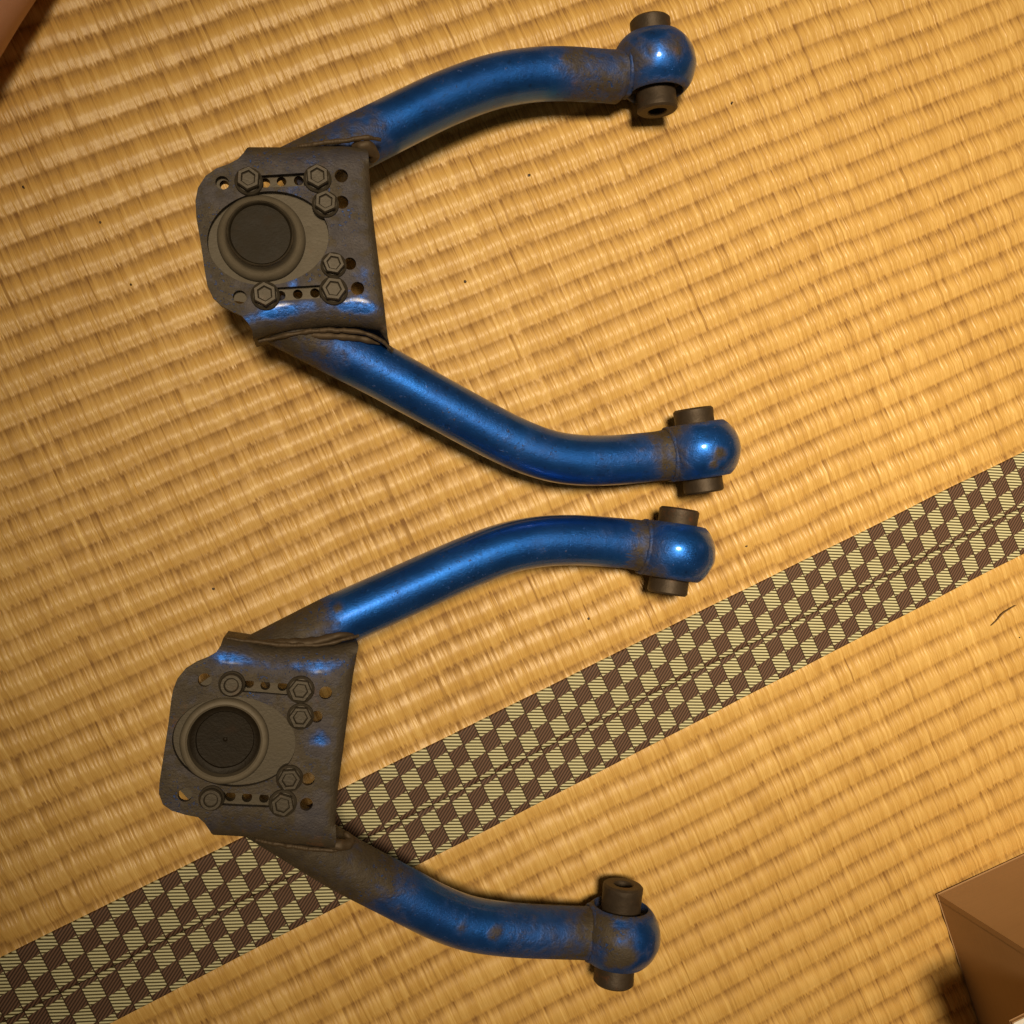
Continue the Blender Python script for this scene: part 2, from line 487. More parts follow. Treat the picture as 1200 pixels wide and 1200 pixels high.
def border_strip(v0, v1, rows, parent, seam_first):
    """folded cloth strip with rounded long edges; rows = row coordinate at v0 and v1"""
    us = np.arange(-0.95, 0.95, 0.004)
    t = 0.0013; e = 0.0011; es = 0.0003; zl = 0.0007 if seam_first else -0.003; zr = -0.003 if seam_first else 0.0007
    e0, e9 = (es, e) if seam_first else (e, es)
    prof = [(v0, zl), (v0+0.0001, max(zl+0.0002, t*0.45)), (v0+e0*0.45, t*0.85), (v0+e0, t)]
    nm = 10
    prof += [(v0+e0+(v1-v0-e0-e9)*k/nm, t) for k in range(1, nm)]
    prof += [(v1-e9, t), (v1-e9*0.45, t*0.85), (v1-0.0001, max(zr+0.0002, t*0.45)), (v1, zr)]
    bm = bmesh.new(); rows_at = []
    grid = []
    for u in us:
        ln = []
        for v, z in prof:
            dz = 0.00034*noise.noise(Vector((u*30, v*90, 3)))+0.0001*noise.noise(Vector((u*140, v*200, 9)))
            dv = 0.0004*noise.noise(Vector((u*18, v0 if v < (v0+v1)/2 else v1, 5)))*(0.0 if abs(v-V_SEAM) < 0.006 else 1.0)
            ln.append(bm.verts.new((u, -(v+dv), z+(dz if z > 0 else 0))))
            rows_at.append(rows[0]+(rows[1]-rows[0])*(v-v0)/(v1-v0))
        grid.append(ln)
    for A, B in zip(grid[:-1], grid[1:]):
        for k in range(len(prof)-1): bm.faces.new((A[k], A[k+1], B[k+1], B[k]))
    o = bm_obj("border_cloth", bm, M['border'], parent, 50)
    set_attr(o, 'row', rows_at)
    return o
border_strip(0.0, V_SEAM-0.00008, (0.22, 3.28), mat_a, False)
border_strip(V_SEAM+0.00008, W, (4.72, 7.40), mat_b, True)
# board floor that carries the mats
bm = bmesh.new(); bmesh.ops.create_grid(bm, x_segments=2, y_segments=2, size=1.6)
fl = bm_obj("floor", bm, mat_simple("floor_board", C4(0.30, 0.18, 0.08), 0.6), None, 30, 'structure')
fl.location = (0, 0, -0.012)

# ------------------------------------------------------------------ the two control arms
def interp(x, tab):
    return np.interp(x, [t[0] for t in tab], [t[1] for t in tab])

def hex_bolt(parent, base, P, r_flange, h, seed, round_head=False):
    """flanged hex bolt with a dished head"""
    rr = random.Random(seed); rot = rr.uniform(0, math.pi/3)
    bm = bmesh.new(); o = P-base; up = Vector((0, 0, 1))
    rf = r_flange
    lathe(bm, o, up, [(0, -0.003), (rf, -0.003), (rf, 0.0006), (rf*0.97, 0.0011), (rf*0.80, 0.0020), (rf*0.70, 0.0021)], 36)
    n = 6 if not round_head else 24
    rh = rf*0.86
    def ring(r, z, k=1.0):
        return [bm.verts.new(o+Vector((r*math.cos(rot+2*math.pi*i/n), r*math.sin(rot+2*math.pi*i/n), z))) for i in range(n)]
    R0 = ring(rh, 0.0012); R1 = ring(rh, h-0.0009); R2 = ring(rh*0.90, h); R3 = ring(rh*0.66, h)
    R4 = ring(rh*0.60, h-0.0010); R5 = ring(rh*0.52, h-0.0013)
    for A, B in ((R0, R1), (R1, R2), (R2, R3), (R3, R4), (R4, R5)):
        for i in range(n):
            j = (i+1) % n; bm.faces.new((A[i], A[j], B[j], B[i]))
    bm.faces.new(R5)
    return bm_obj("hex_bolt", bm, M['bolt'], parent, 28)

def bushing(parent, base, center, axis, Rs, half, tube_end, tube_dir, tube_tan, rough, sl_half, sl_r, bore):
    axis = axis.normalized(); c = center-base
    ax_ = 0.0216/0.0242*Rs                       # a little squashed along the bolt axis
    ro = Rs*math.sqrt(1-(half/ax_)**2)
    ri = ro-0.0012
    bm = bmesh.new()
    N = 22; prof = []
    a_max = math.asin(half/ax_)
    prof.append((ri, -half+0.0005)); prof.append((ri+0.0005, -half-0.0001)); prof.append((ro-0.0004, -half-0.0001))
    for i in range(N+1):
        t = -a_max+2*a_max*i/N; prof.append((Rs*math.cos(t), ax_*math.sin(t)))
    prof.append((ro-0.0004, half+0.0001)); prof.append((ri+0.0005, half+0.0001)); prof.append((ri, half-0.0005))
    lathe(bm, c, axis, prof, 64, close=True, jitter=0.012)
    # neck that flares from the tube to the housing
    td = tube_dir.normalized()
    L = (center-tube_end).length
    nr = min(half*0.965, 0.0153)
    u_ = axis.cross(Vector((0, 0, 1))).normalized()
    if u_.dot(td) < 0: u_ = -u_
    E = tube_end-base; C1 = c-u_*(ri*0.985)
    def neck_ring(s_, r_):
        p = E+(C1-E)*s_ if s_ >= 0 else E+tube_tan*(s_*L)
        dv = (tube_tan*(1-max(s_, 0))+u_*max(s_, 0)).normalized()
        px_ = Vector((0, 0, 1)).cross(dv).normalized()
        return p, dv, px_, r_
    rings = []
    for s_, r_ in ((-0.25, 0.01425), (0.0, 0.0144), (0.40, 0.0146), (0.72, nr*0.985), (1.0, nr)):
        p, dv, px_, r_ = neck_ring(s_, r_)
        rings.append([bm.verts.new(p+(px_*math.cos(2*math.pi*k/48)+Vector((0, 0, 1))*math.sin(2*math.pi*k/48))*r_*(1+0.02*noise.noise((p+px_*math.cos(k)*r_)*400))) for k in range(48)])
    for A, B in zip(rings[:-1], rings[1:]):
        for k in range(48): bm.faces.new((A[k], A[(k+1) % 48], B[(k+1) % 48], B[k]))
    h = bm_obj("bushing_housing", bm, M['paint'], parent, 40)
    # dirt: settled on the neck and in patches
    cc = coords(h); cv = np.array(c); t = (cc-cv)@np.array(td)
    d = np.clip((-t-0.005)/0.016, 0, 1)*0.60+0.03
    for (px, py, pr, st) in rough:
        p = np.array(G(px, py, center.z+Rs*0.8)-base)
        dd = np.linalg.norm(cc[:, :2]-p[:2], axis=1)*np.array([1+0.6*noise.noise(Vector(q_)*150) for q_ in cc])
        d = np.maximum(d, st*np.clip(1.35-dd/pr, 0, 1))
    edge = np.abs((cc-cv)@np.array(axis))
    d = np.maximum(d, np.clip((edge-half+0.0045)/0.004, 0, 1)*0.46)
    set_attr(h, 'dirt', d)
    bm = bmesh.new()
    bp, bd, bx, br = neck_ring(0.70, nr*0.985)
    rings = []; n = 8
    for i in range(64):
        t_ = 2*math.pi*i/64
        rad = bx*math.cos(t_)+Vector((0, 0, 1))*math.sin(t_)
        p = bp+rad*br
        rings.append([bm.verts.new(p+(rad*math.cos(2*math.pi*k/n)+bd*math.sin(2*math.pi*k/n)*1.5)*0.0011*(1+0.35*noise.noise(p*500)+0.10*math.sin(i*1.5))) for k in range(n)])
    for i in range(len(rings)):
        A, B = rings[i], rings[(i+1) % len(rings)]
        for k in range(n): bm.faces.new((A[k], A[(k+1) % n], B[(k+1) % n], B[k]))
    wl = bm_obj("weld_bead", bm, M['paint'], h, 60); set_attr(wl, 'dirt', np.full(len(wl.data.vertices), 0.5))
    # rubber between the housing and the steel sleeve
    bm = bmesh.new()
    q = half-0.0045
    lathe(bm, c, axis, [(sl_r-0.001, -q), (sl_r+0.0008, -q-0.0012), (ri-0.002, -q+0.0012), (ri+0.0004, -q), (ri+0.0004, q), (ri-0.002, q-0.0012), (sl_r+0.0008, q+0.0012), (sl_r-0.001, q)], 48, close=True)
    bm_obj("rubber_ring", bm, M['rubber'], parent, 40)
    bm = bmesh.new(); s = sl_half; ch = 0.0011
    lathe(bm, c, axis, [(bore, -s+ch*0.6), (bore+ch*0.5, -s), (sl_r-ch, -s), (sl_r, -s+ch), (sl_r, -s+0.004), (sl_r*0.985, -s+0.0046), (sl_r*0.985, s-0.0046), (sl_r, s-0.004), (sl_r, s-ch), (sl_r-ch, s), (bore+ch*0.5, s), (bore, s-ch*0.6)], 56, close=True, jitter=0.01)
    bm_obj("bushing_sleeve", bm, M['sleeve'], parent, 30)
    return h

ZP = 0.070          # height of the flat of the mounting plate
def build_arm(D):
    base = G(*D['base']); base.z = 0
    root = empty("control_arm", base, D['label'], "control arm", "pair of blue suspension control arms")
    b2 = np.array([base.x, base.y])
    def g2(px, py, z): p = G(px, py, z)-base; return (p.x, p.y)
    # ---- mounting plate
    outl = [g2(x, y, ZP-dz/1000) for x, y, dz in D['outline']]
    if sum(outl[i][0]*outl[(i+1) % len(outl)][1]-outl[(i+1) % len(outl)][0]*outl[i][1] for i in range(len(outl))) < 0: outl = outl[::-1]
    tl = [g2(x, y, ZP-0.009) for x, y in D['top_edge']]
    bl = [g2(x, y, ZP-0.009) for x, y in D['bottom_edge']]
    rl = [g2(x, y, ZP-0.003) for x, y in D['right_edge']]
    wr = D.get('roll', 0.013)
    def zf(P):
        z = np.full(len(P), ZP)
        for ln, w_, dep in ((tl, wr, 0.0095), (bl, wr, 0.0095), (rl, 0.0062, 0.0035)):
            d = dist_poly(P, ln); t = np.clip(1-d/w_, 0, 1)
            z -= dep*(1-np.sqrt(np.clip(1-0.985*t*t, 0, 1)))
        z += 0.0004*np.array([noise.noise(Vector((p[0]*45, p[1]*45, 1.3))) for p in P])
        z += 0.00012*np.array([noise.noise(Vector((p[0]*260, p[1]*260, 4.3))) for p in P])
        return z
    def sk(P):
        s = np.zeros(len(P))
        for ln, dep in ((tl, 0.024), (bl, 0.024), (rl, 0.006)):
            s = np.maximum(s, np.where(dist_poly(P, ln) < 0.0035, dep, 0))
        return s
    holes = []
    for x, y, r in D['holes']: holes.append(circ(g2(x, y, ZP), r*0.000462))
    ox, oy, oa, ob, ot = D['oval']
    ov = []
    for i in range(64):
        t = 2*math.pi*i/64; ex, ey = oa*math.cos(t), ob*math.sin(t); c_, s_ = math.cos(ot), math.sin(ot)
        ov.append(g2(ox+ex*c_-ey*s_, oy+ex*s_+ey*c_, ZP))
    holes.append(ov)
    for sl in D['slots']: holes.append(resample([g2(x, y, ZP) for x, y in sl], 0.002))
    holes = [h if sum(h[i][0]*h[(i+1) % len(h)][1]-h[(i+1) % len(h)][0]*h[i][1] for i in range(len(h))) > 0 else h[::-1] for h in holes]
    bm = sheet(outl, holes, zf, 0.0036, 0.0016, sk)
    bmesh.ops.recalc_face_normals(bm, faces=bm.faces[:])
    plate = bm_obj("mounting_plate", bm, M['paint'], root, 42)
    cc = coords(plate)
    P2 = cc[:, :2]
    d = np.full(len(cc), D['plate_dirt'])
    for ln, s0 in ((tl, D['bare'][0]), (bl, D['bare'][1])):
        dd = dist_poly(P2, ln); d -= s0*np.exp(-((dd-0.009)/0.0042)**2)
    for (px, py, pr, st) in D['blue_spots']:
        p = np.array(g2(px, py, ZP)); d -= 0.75*st*np.exp(-(np.linalg.norm(P2-p, axis=1)/(pr*0.0005))**2)
    for ln in (tl, bl): d += 0.35*np.exp(-(dist_poly(P2, ln)/0.0035)**2)
    d += 0.3*np.exp(-(dist_poly(P2, rl)/0.004)**2)
    d = np.maximum(d, 0.22)
    set_attr(plate, 'dirt', d); set_attr(plate, 'flat', np.ones(len(d)))
    # ---- ball joint flange below the plate, seen through the oval and the slots
    fo = [g2(x, y, ZP-0.0045) for x, y in D['flange']]
    fh = [circ(g2(x, y, ZP-0.0045), r*0.000462, 16) for x, y, r in D['flange_holes']]
    if sum(fo[i][0]*fo[(i+1) % len(fo)][1]-fo[(i+1) % len(fo)][0]*fo[i][1] for i in range(len(fo))) < 0: fo = fo[::-1]
    ccx, ccy = D['cup']; fh.append(circ(g2(ccx, ccy, ZP-0.003), D['cup_r']*0.000462*0.90, 48))
    bm = sheet(fo, fh, lambda P: np.full(len(P), ZP-0.0042), 0.006, 0.004)
    fl_ = bm_obj("ball_joint_flange", bm, M['steel'], root, 40)
    # ---- ball joint cup
    cx, cy = D['cup']
    cp = G(cx, cy, ZP-0.003)-base; cp.z = ZP-0.0042
    bm = bmesh.new(); K = D['cup_r']*0.000462
    if D['cup_kind'] == 'cap':
        prof = [(K*1.02, -0.001), (K*1.02, 0.0010), (K*1.00, 0.0026), (K*0.95, 0.0041), (K*0.89, 0.0050), (K*0.84, 0.0055), (K*0.805, 0.0066), (K*0.778, 0.0092), (K*0.757, 0.0108), (K*0.74, 0.0112), (K*0.725, 0.0107), (K*0.71, 0.0098), (K*0.70, 0.0092)]
    else:
        prof = [(K*1.03, -0.001), (K*1.03, 0.0010), (K*1.00, 0.0024), (K*0.95, 0.0032), (K*0.89, 0.0033), (K*0.845, 0.0026), (K*0.825, 0.0002), (K*0.80, -0.0030)]
    lathe(bm, cp, Vector((0, 0, 1)), prof, 72, jitter=0.006)
    cup = bm_obj("ball_joint_cup", bm, M['collar'], root, 35)
    bm = bmesh.new()
    if D['cup_kind'] == 'cap':
        lathe(bm, cp, Vector((0, 0, 1)), [(0, 0.0090), (K*0.30, 0.0090), (K*0.60, 0.0093), (K*0.675, 0.0092), (K*0.705, 0.0086)], 64)
        bm_obj("dust_cap", bm, M['cap'], cup, 35)
        bm = bmesh.new()
        lathe(bm, cp, Vector((0, 0, 1)), [(K*0.698, 0.0090), (K*0.712, 0.0106), (K*0.727, 0.0114), (K*0.745, 0.0117), (K*0.765, 0.0108)], 72, jitter=0.004)
        bm_obj("worn_rim", bm, M['rim'], cup, 50)
    else:
        lathe(bm, cp, Vector((0, 0, 1)), [(0, -0.0024), (K*0.03, -0.0025), (K*0.055, -0.0029), (K*0.50, -0.0030), (K*0.66, -0.0028), (K*0.68, -0.0020), (K*0.76, -0.0018), (K*0.83, -0.0010)], 64, jitter=0.02)
        bm_obj("greased_bowl", bm, M['pit'], cup, 35)
    # the housing and stud below, resting on the mat
    bm = bmesh.new()
    lathe(bm, cp, Vector((0, 0, 1)), [(K*0.78, -0.006), (K*0.78, -0.026), (K*0.66, -0.032), (K*0.5, -0.036), (K*0.34, -0.041), (K*0.32, -0.050), (0.0, -cp.z+0.0002)], 40)
    bm_obj("ball_joint_housing", bm, M['steel'], root, 35)
    # ---- bolts
    for i, (x, y, r, rd) in enumerate(D['bolts']):
        p = G(x, y, ZP+0.004); p.z = ZP+0.0002
        hex_bolt(root, base, p, r*0.00046, D['bolt_h'], i*7+int(cx), rd)
    # ---- tubes with bushings
    for T in D['tubes']:
        n = len(T['path']); pts = []
        for i, (x, y) in enumerate(T['path']):
            t = min(max((x-T['path'][0][0])/(T['path'][-1][0]-T['path'][0][0]), 0), 1)
            z = T['z0']+(0.0242-T['z0'])*t
            pts.append(G(x, y, z)-base)
        pts.insert(0, pts[0]+(pts[0]-pts[1]).normalized()*0.016)
        pts.append(pts[-1]+(pts[-1]-pts[-2]).normalized()*0.003)
        P = smooth_path(spline(pts, 120), 14)
        bm = bmesh.new()
        sweep(bm, P, lambda t: T['r']*(1+0.0*t), 40)
        tb = bm_obj("arm_tube", bm, M['paint'], root, 40)
        cc = coords(tb)
        idx = np.argmin(((cc[:, None, :2]-np.array([p[:2] for p in P])[None])**2).sum(-1), axis=1)
        xs = np.interp(idx, np.linspace(0, len(P)-1, 400), np.interp(np.linspace(0, 1, 400), *zip(*[(k/(n-1), k) for k in range(n)])))
        # photo x of each sample, read back from its world place
        px = []
        for p in P:
            q = R.transposed() @ (p+base-CAMP); px.append(600+F*q.x/(-q.z))
        d = interp(np.array(px)[idx], T['dirt'])
        # the under side collects more
        for (sx, sy, sr, st) in T.get('spots', []):
            p = np.array(G(sx, sy, 0.03)-base); dd = np.linalg.norm(cc[:, :2]-p[:2], axis=1)
            wv = np.array([1+0.55*noise.noise(Vector(c)*130) for c in cc])
            d = np.maximum(d, st*np.clip(1.4-dd/(sr*0.0005)*wv, 0, 1))
        set_attr(tb, 'dirt', d)
        # weld along the plate
        bm = bmesh.new()
        wp = [G(x, y, z/1000+ZP-0.050)-base for x, y, z in T['weld']]
        sweep(bm, spline(wp, 170), lambda t: 0.0012*(0.75+0.35*math.sin(math.pi*t))*(1+0.05*math.sin(t*150+5*math.sin(t*13))+0.06*math.sin(t*41)), 12, True, 0.45, 260)
        wb = bm_obj("weld_bead", bm, M['weld'], tb, 60)
        if 'fill' in T:
            bm = bmesh.new()
            wp = [G(x, y, z/1000+ZP-0.050)-base for x, y, z in T['fill']]
            sweep(bm, spline(wp, 40), lambda t: T['fill_r']*(0.25+0.75*max(0.0, math.sin(math.pi*t))**0.6), 16, True, 0.45, 220)
            wf = bm_obj("weld_bead", bm, M['weld'], tb, 60)
        # bushing
        B = T['bush']
        zc_ = B.get('z', 0.0242)
        c = G(*B['c'], zc_); a0 = G(*B['a0'], zc_); a1 = G(*B['a1'], zc_)
        end = P[-1]+base; td = (c-end); td.z = 0
        bushing(root, base, c, a1-a0, B.get('R', 0.0242), B.get('half', 0.0158), end, td, (P[-1]-P[-4]).normalized(), B.get('rough', []), (a1-a0).length/2*B.get('sk', 1.0), 0.0116, 0.0054)
    return root

ARM_A = dict(
    base=(340, 290),
    label="blue control arm lying wholly on the plain straw, round black cap raised on its plate",
    outline=[(292, 173, 9), (286, 181, 4), (279, 187, 1), (268, 192, 0), (254, 197, 0), (241, 206, 0), (232, 220, 0), (229, 235, 0), (230, 255, 0), (236, 290, 0), (240, 318, 0),
             (243, 335, 0), (249, 348, 0), (259, 358, 0), (272, 365, 0), (283, 370, 1), (291, 379, 3), (296, 388, 5), (297, 398, 10), (305, 396, 10), (318, 391, 9), (347, 386, 9), (380, 383, 9), (420, 383, 9), (445, 387, 9), (456, 404, 11),
             (455, 395, 5), (452, 372, 3), (448, 340, 3), (443, 300, 3), (438, 260, 3), (434, 220, 3), (432, 195, 4), (431, 182, 7), (427, 175, 9), (405, 172, 9), (375, 172, 9), (345, 173, 9), (318, 173, 9)],
    top_edge=[(292, 173), (318, 173), (345, 173), (375, 172), (405, 172), (428, 174)],
    bottom_edge=[(297, 398), (305, 396), (318, 391), (347, 386), (380, 383), (420, 383), (445, 387), (456, 404)],
    right_edge=[(455, 395), (452, 372), (448, 340), (443, 300), (438, 260), (434, 220), (432, 195)],
    holes=[(260.5, 214, 7.2), (400, 206, 7.2), (400.5, 237, 7.2), (410, 309, 6.8), (419, 338, 7.2), (281, 348, 7.2)],
    oval=(314, 279, 71.5, 55, -0.10),
    slots=[[(280, 207), (370, 201.5), (371, 217), (281, 221)], [(306, 338), (391, 333), (392, 348), (307, 354)]],
    flange=[(236, 240), (252, 200), (300, 191), (372, 189), (388, 215), (395, 250), (399, 290), (402, 320), (398, 350), (320, 360), (272, 352), (240, 312)],
    flange_holes=[(311, 214.5, 5.2), (330, 213, 5.2), (350, 212, 5.2), (329, 346.5, 5.2), (349, 345, 5.2), (369, 343.5, 5.2), (263, 217, 5)],
    cup=(306.5, 279.5), cup_r=45.5, cup_kind='cap', bolt_h=0.0062,
    bolts=[(291, 210, 15, 0), (372, 207, 15, 0), (381.5, 237, 14.5, 0), (391, 309, 14, 0), (391, 339, 15.5, 0), (310.5, 345, 15.5, 0)],
    plate_dirt=0.74, bare=(0.16, 0.30),
    blue_spots=[(345, 222, 14, 0.45), (345, 331, 9, 0.6), (408, 275, 13, 0.30), (420, 357, 22, 0.5), (330, 366, 22, 0.45), (428, 320, 12, 0.4), (365, 192, 20, 0.25), (400, 250, 14, 0.3)],
    tubes=[
        dict(path=[(368, 192), (412, 170), (454, 149), (492, 130), (528, 113.5), (574, 97), (618, 88.5), (660, 86.5), (695, 88.5), (717, 90)], z0=0.046, r=0.0143,
             dirt=[(360, 0.75), (395, 0.58), (430, 0.52), (443, 0.40), (454, 0.15), (480, 0.06), (615, 0.08), (645, 0.32), (668, 0.52), (690, 0.50), (705, 0.48), (730, 0.72)],
             spots=[(672, 78, 26, 0.65)],
             weld=[(348, 172, 42), (375, 168, 45), (405, 165, 46), (430, 161, 46), (446, 164, 43)],
             fill=[(412, 171, 42), (428, 172, 43), (438, 178, 39), (436, 190, 33)], fill_r=0.0032,
             bush=dict(c=(766, 77), a0=(760.5, 24), a1=(769.5, 132), rough=[(788, 58, 0.010, 0.68), (746, 66, 0.011, 0.70)])),
        dict(path=[(352, 386), (390, 406), (420, 421.5), (448, 436), (495, 462), (541, 487), (580, 508), (620, 526.5), (650, 535.5), (682, 539.5), (725, 539), (766, 535)], z0=0.046, r=0.0143,
             dirt=[(350, 0.85), (378, 0.62), (395, 0.46), (418, 0.26), (450, 0.06), (590, 0.12), (615, 0.18), (650, 0.10), (720, 0.15), (750, 0.38), (775, 0.70)],
             weld=[(303, 400, 36), (318, 397, 37), (335, 393, 39), (357, 389, 40), (385, 387, 41), (410, 388, 41), (432, 392, 40), (448, 400, 38), (460, 411, 35)],
             fill=[(325, 398, 32), (350, 394, 36), (385, 393, 38), (425, 397, 36), (445, 403, 34)], fill_r=0.0024,
             bush=dict(c=(818.5, 528), a0=(811.5, 480), a1=(825, 578.5), rough=[(840, 533, 0.006, 0.80), (836, 545, 0.004, 0.7), (795, 505, 0.010, 0.55)])),
    ])
ARM_B = dict(
    base=(300, 868),
    label="blue control arm lying across the checkered border, open dark cup in its plate",
    outline=[(262, 747, 9), (259, 756, 6), (253, 765, 2), (243, 771, 0), (230, 776, 0), (217, 784, 0), (208, 795, 0), (203, 808, 0), (201, 818, 0), (197, 850, 0), (191, 890, 0), (187, 915, 0),
             (186, 930, 0), (191, 943, 0), (201, 950, 0), (217, 955, 0), (232, 958, 0), (240, 964, 2), (246, 972, 5), (250, 978, 9), (272, 979, 9), (290, 980, 9), (318, 986, 9), (345, 989, 9), (375, 992, 9), (392, 994, 9), (394, 980, 5),
             (393, 965, 3), (396, 925, 3), (402, 880, 3), (408, 835, 3), (414, 790, 3), (418, 768, 4), (420, 756, 7), (416, 752, 9), (390, 757, 9), (350, 757, 9), (325, 757, 9), (305, 754, 9), (283, 750, 9)],
    top_edge=[(262, 747), (283, 750), (305, 754), (325, 757), (350, 757), (390, 757), (416, 752)],
    bottom_edge=[(250, 978), (272, 979), (290, 980), (318, 986), (345, 989), (375, 992), (392, 994)],
    right_edge=[(393, 965), (396, 925), (402, 880), (408, 835), (414, 790), (418, 768)],
    holes=[(240, 797, 7.2), (381.5, 812, 7), (371, 840, 6.5), (361, 913, 7), (359, 942.5, 7), (217, 931.5, 7.5)],
    oval=(274, 869, 72.5, 53, 0.06),
    slots=[[(262, 796), (351, 802), (350, 816), (262, 809)], [(242, 927), (332, 933), (331, 947), (241, 943)]],
    flange=[(196, 868), (208, 820), (250, 790), (300, 786), (366, 798), (364, 826), (366, 860), (358, 900), (345, 948), (300, 955), (236, 952), (210, 925)],
    flange_holes=[(292, 800.5, 5.2), (311, 803, 5.2), (331, 804, 5.2), (270, 933, 5.5), (289.5, 934, 5.5), (309.5, 935, 5.2)],
    cup=(263, 868.5), cup_r=45.0, cup_kind='bowl', bolt_h=0.0044,
    bolts=[(271, 803, 14, 1), (352, 809.5, 15, 0), (352, 841, 14.5, 0), (339, 914, 14.5, 0), (331, 943.5, 15, 0), (247, 937.5, 13.5, 1)],
    plate_dirt=0.80, bare=(0.42, 0.08),
    blue_spots=[(375, 866, 13, 0.75), (304, 815, 12, 0.45), (372, 785, 20, 0.4), (270, 770, 16, 0.3), (205, 945, 14, 0.4), (200, 860, 10, 0.3), (370, 950, 14, 0.35)],
    roll=0.0165,
    tubes=[
        dict(path=[(332, 760), (365, 743), (395, 727.5), (444, 705.5), (495, 682.5), (541, 662), (589, 643.5), (633, 634.5), (680, 633), (733, 637)], z0=0.046, r=0.0143,
             dirt=[(325, 0.9), (365, 0.82), (385, 0.62), (400, 0.25), (420, 0.04), (600, 0.04), (680, 0.10), (700, 0.18), (730, 0.35), (745, 0.70)],
             spots=[(395, 707, 7, 0.75)],
             weld=[(266, 748, 41), (285, 751, 42), (308, 753, 43), (328, 756, 43), (352, 756, 43), (382, 755, 43), (404, 749, 42), (420, 745, 39)],
             fill=[(295, 753, 38), (330, 754, 40), (370, 752, 41), (400, 745, 40), (414, 744, 37)], fill_r=0.0026,
             bush=dict(c=(789, 646), a0=(796, 595.5), a1=(781, 695.5), rough=[(775, 672, 0.009, 0.55), (820, 640, 0.004, 0.5)])),
        dict(path=[(330, 966), (365, 988), (402, 1011), (435, 1028.5), (467, 1045), (509, 1067), (535, 1077.5), (560, 1084.5), (600, 1089.5), (635, 1091.5), (677, 1093)], z0=0.046, r=0.0143,
             dirt=[(330, 0.9), (420, 0.80), (440, 0.62), (468, 0.36), (500, 0.14), (545, 0.12), (590, 0.24), (620, 0.42), (650, 0.52), (690, 0.78)],
             spots=[(574, 1082, 11, 0.60), (535, 1075, 8, 0.42)],
             weld=[(300, 984, 37), (318, 988, 39), (345, 992, 41), (372, 995, 41), (395, 996, 41), (411, 989, 38)],
             fill=[(380, 988, 42), (398, 990, 41), (410, 985, 38), (404, 975, 36)], fill_r=0.0032,
             bush=dict(c=(724.5, 1094), a0=(730, 1036), a1=(718, 1152), rough=[(706, 1090, 0.012, 0.80), (728, 1118, 0.013, 0.84), (736, 1096, 0.010, 0.52)])),
    ])
arm_a = build_arm(ARM_A)
arm_b = build_arm(ARM_B)

# ------------------------------------------------------------------ cardboard carton standing on the mat, lower right
def mat_card():
    k = NT("brown_cardboard"); co = k.co('Object')
    n = k.noise(co, 25, 4); fib = k.noise(k.co('Object', (40, 40, 900)), 1.0, 3)
    col = k.mix(n, C4(0.37, 0.225, 0.112), C4(0.43, 0.27, 0.142))
    col = k.mix(k.math('MULTIPLY', fib, 0.25), col, C4(0.20, 0.11, 0.05))
    k.set(Base_Color=col, Roughness=0.75, Normal=k.bump(fib, 0.15, 0.0003))
    k.b.inputs['Specular IOR Level'].default_value = 0.25
    return k.m
M['card'] = mat_card()
M['label'] = mat_simple("white_label_paper", C4(0.85, 0.83, 0.80), 0.6, 0.0, 500, 0.05)
corner = G(1098, 1048)
e1 = (G(1200, 1000)-corner).normalized()
e2 = (G(1146, 1200)-corner).normalized()
mid = (e1+e2).normalized()
side = Vector((mid.y, -mid.x, 0))
if side.dot(e1) < 0: side = -side
e1 = (mid+side).normalized(); e2 = (mid-side).normalized()
BL, BW, BH, TH = 0.30, 0.36, 0.112, 0.004
box = empty("cardboard_box", corner, "plain brown cardboard carton at the lower right corner of the picture, on the mat", "box")
def panel(name, o, ax, ay, az, la_, lb_, lc_, bev=0.0007, mat=None):
    bm = bmesh.new(); bmesh.ops.create_cube(bm, size=1.0)
    Mx = Matrix((ax, ay, az)).transposed()
    for v in bm.verts:
        c = Vector(((v.co.x+0.5)*la_, (v.co.y+0.5)*lb_, (v.co.z+0.5)*lc_))
        v.co = o + Mx @ c
    if bev: bmesh.ops.bevel(bm, geom=bm.edges[:], offset=bev, segments=3, affect='EDGES', profile=0.5)
    return bm_obj(name, bm, mat or M['card'], box, 40)
Z = Vector((0, 0, 1)); O0 = Vector((0, 0, 0.0008))
GAP = 0.0007
north = panel("side_panel", O0, e1, e2, Z, BL, TH, BH)
west = panel("side_panel", O0+e2*(TH+GAP), e1, e2, Z, TH, BW-2*TH-2*GAP, BH)
panel("side_panel", O0+e2*(BW-TH), e1, e2, Z, BL, TH, BH)
panel("side_panel", O0+e1*(BL-TH)+e2*(TH+GAP), e1, e2, Z, TH, BW-2*TH-2*GAP, BH)
panel("bottom_panel", O0+e1*0.005+e2*0.005+Z*0.0005, e1, e2, Z, BL-0.01, BW-0.01, TH)
wf = panel("flap", O0+e2*0.0098-e1*0.037+Z*(BH+0.0006), e1, e2, Z, 0.040, BW-0.015, 0.0022, 0.0003)
pl = panel("paper_label", O0+e2*0.0099-e1*0.0369+Z*(BH+0.0030), e1, e2, Z, 0.034, 0.10, 0.0003, 0, M['label'])
pl.parent = wf
panel("flap", O0+e2*0.003+e1*(BL-0.003)+Z*(BH+0.0006), e1, e2, Z, 0.043, BW-0.006, 0.003, 0.0008)

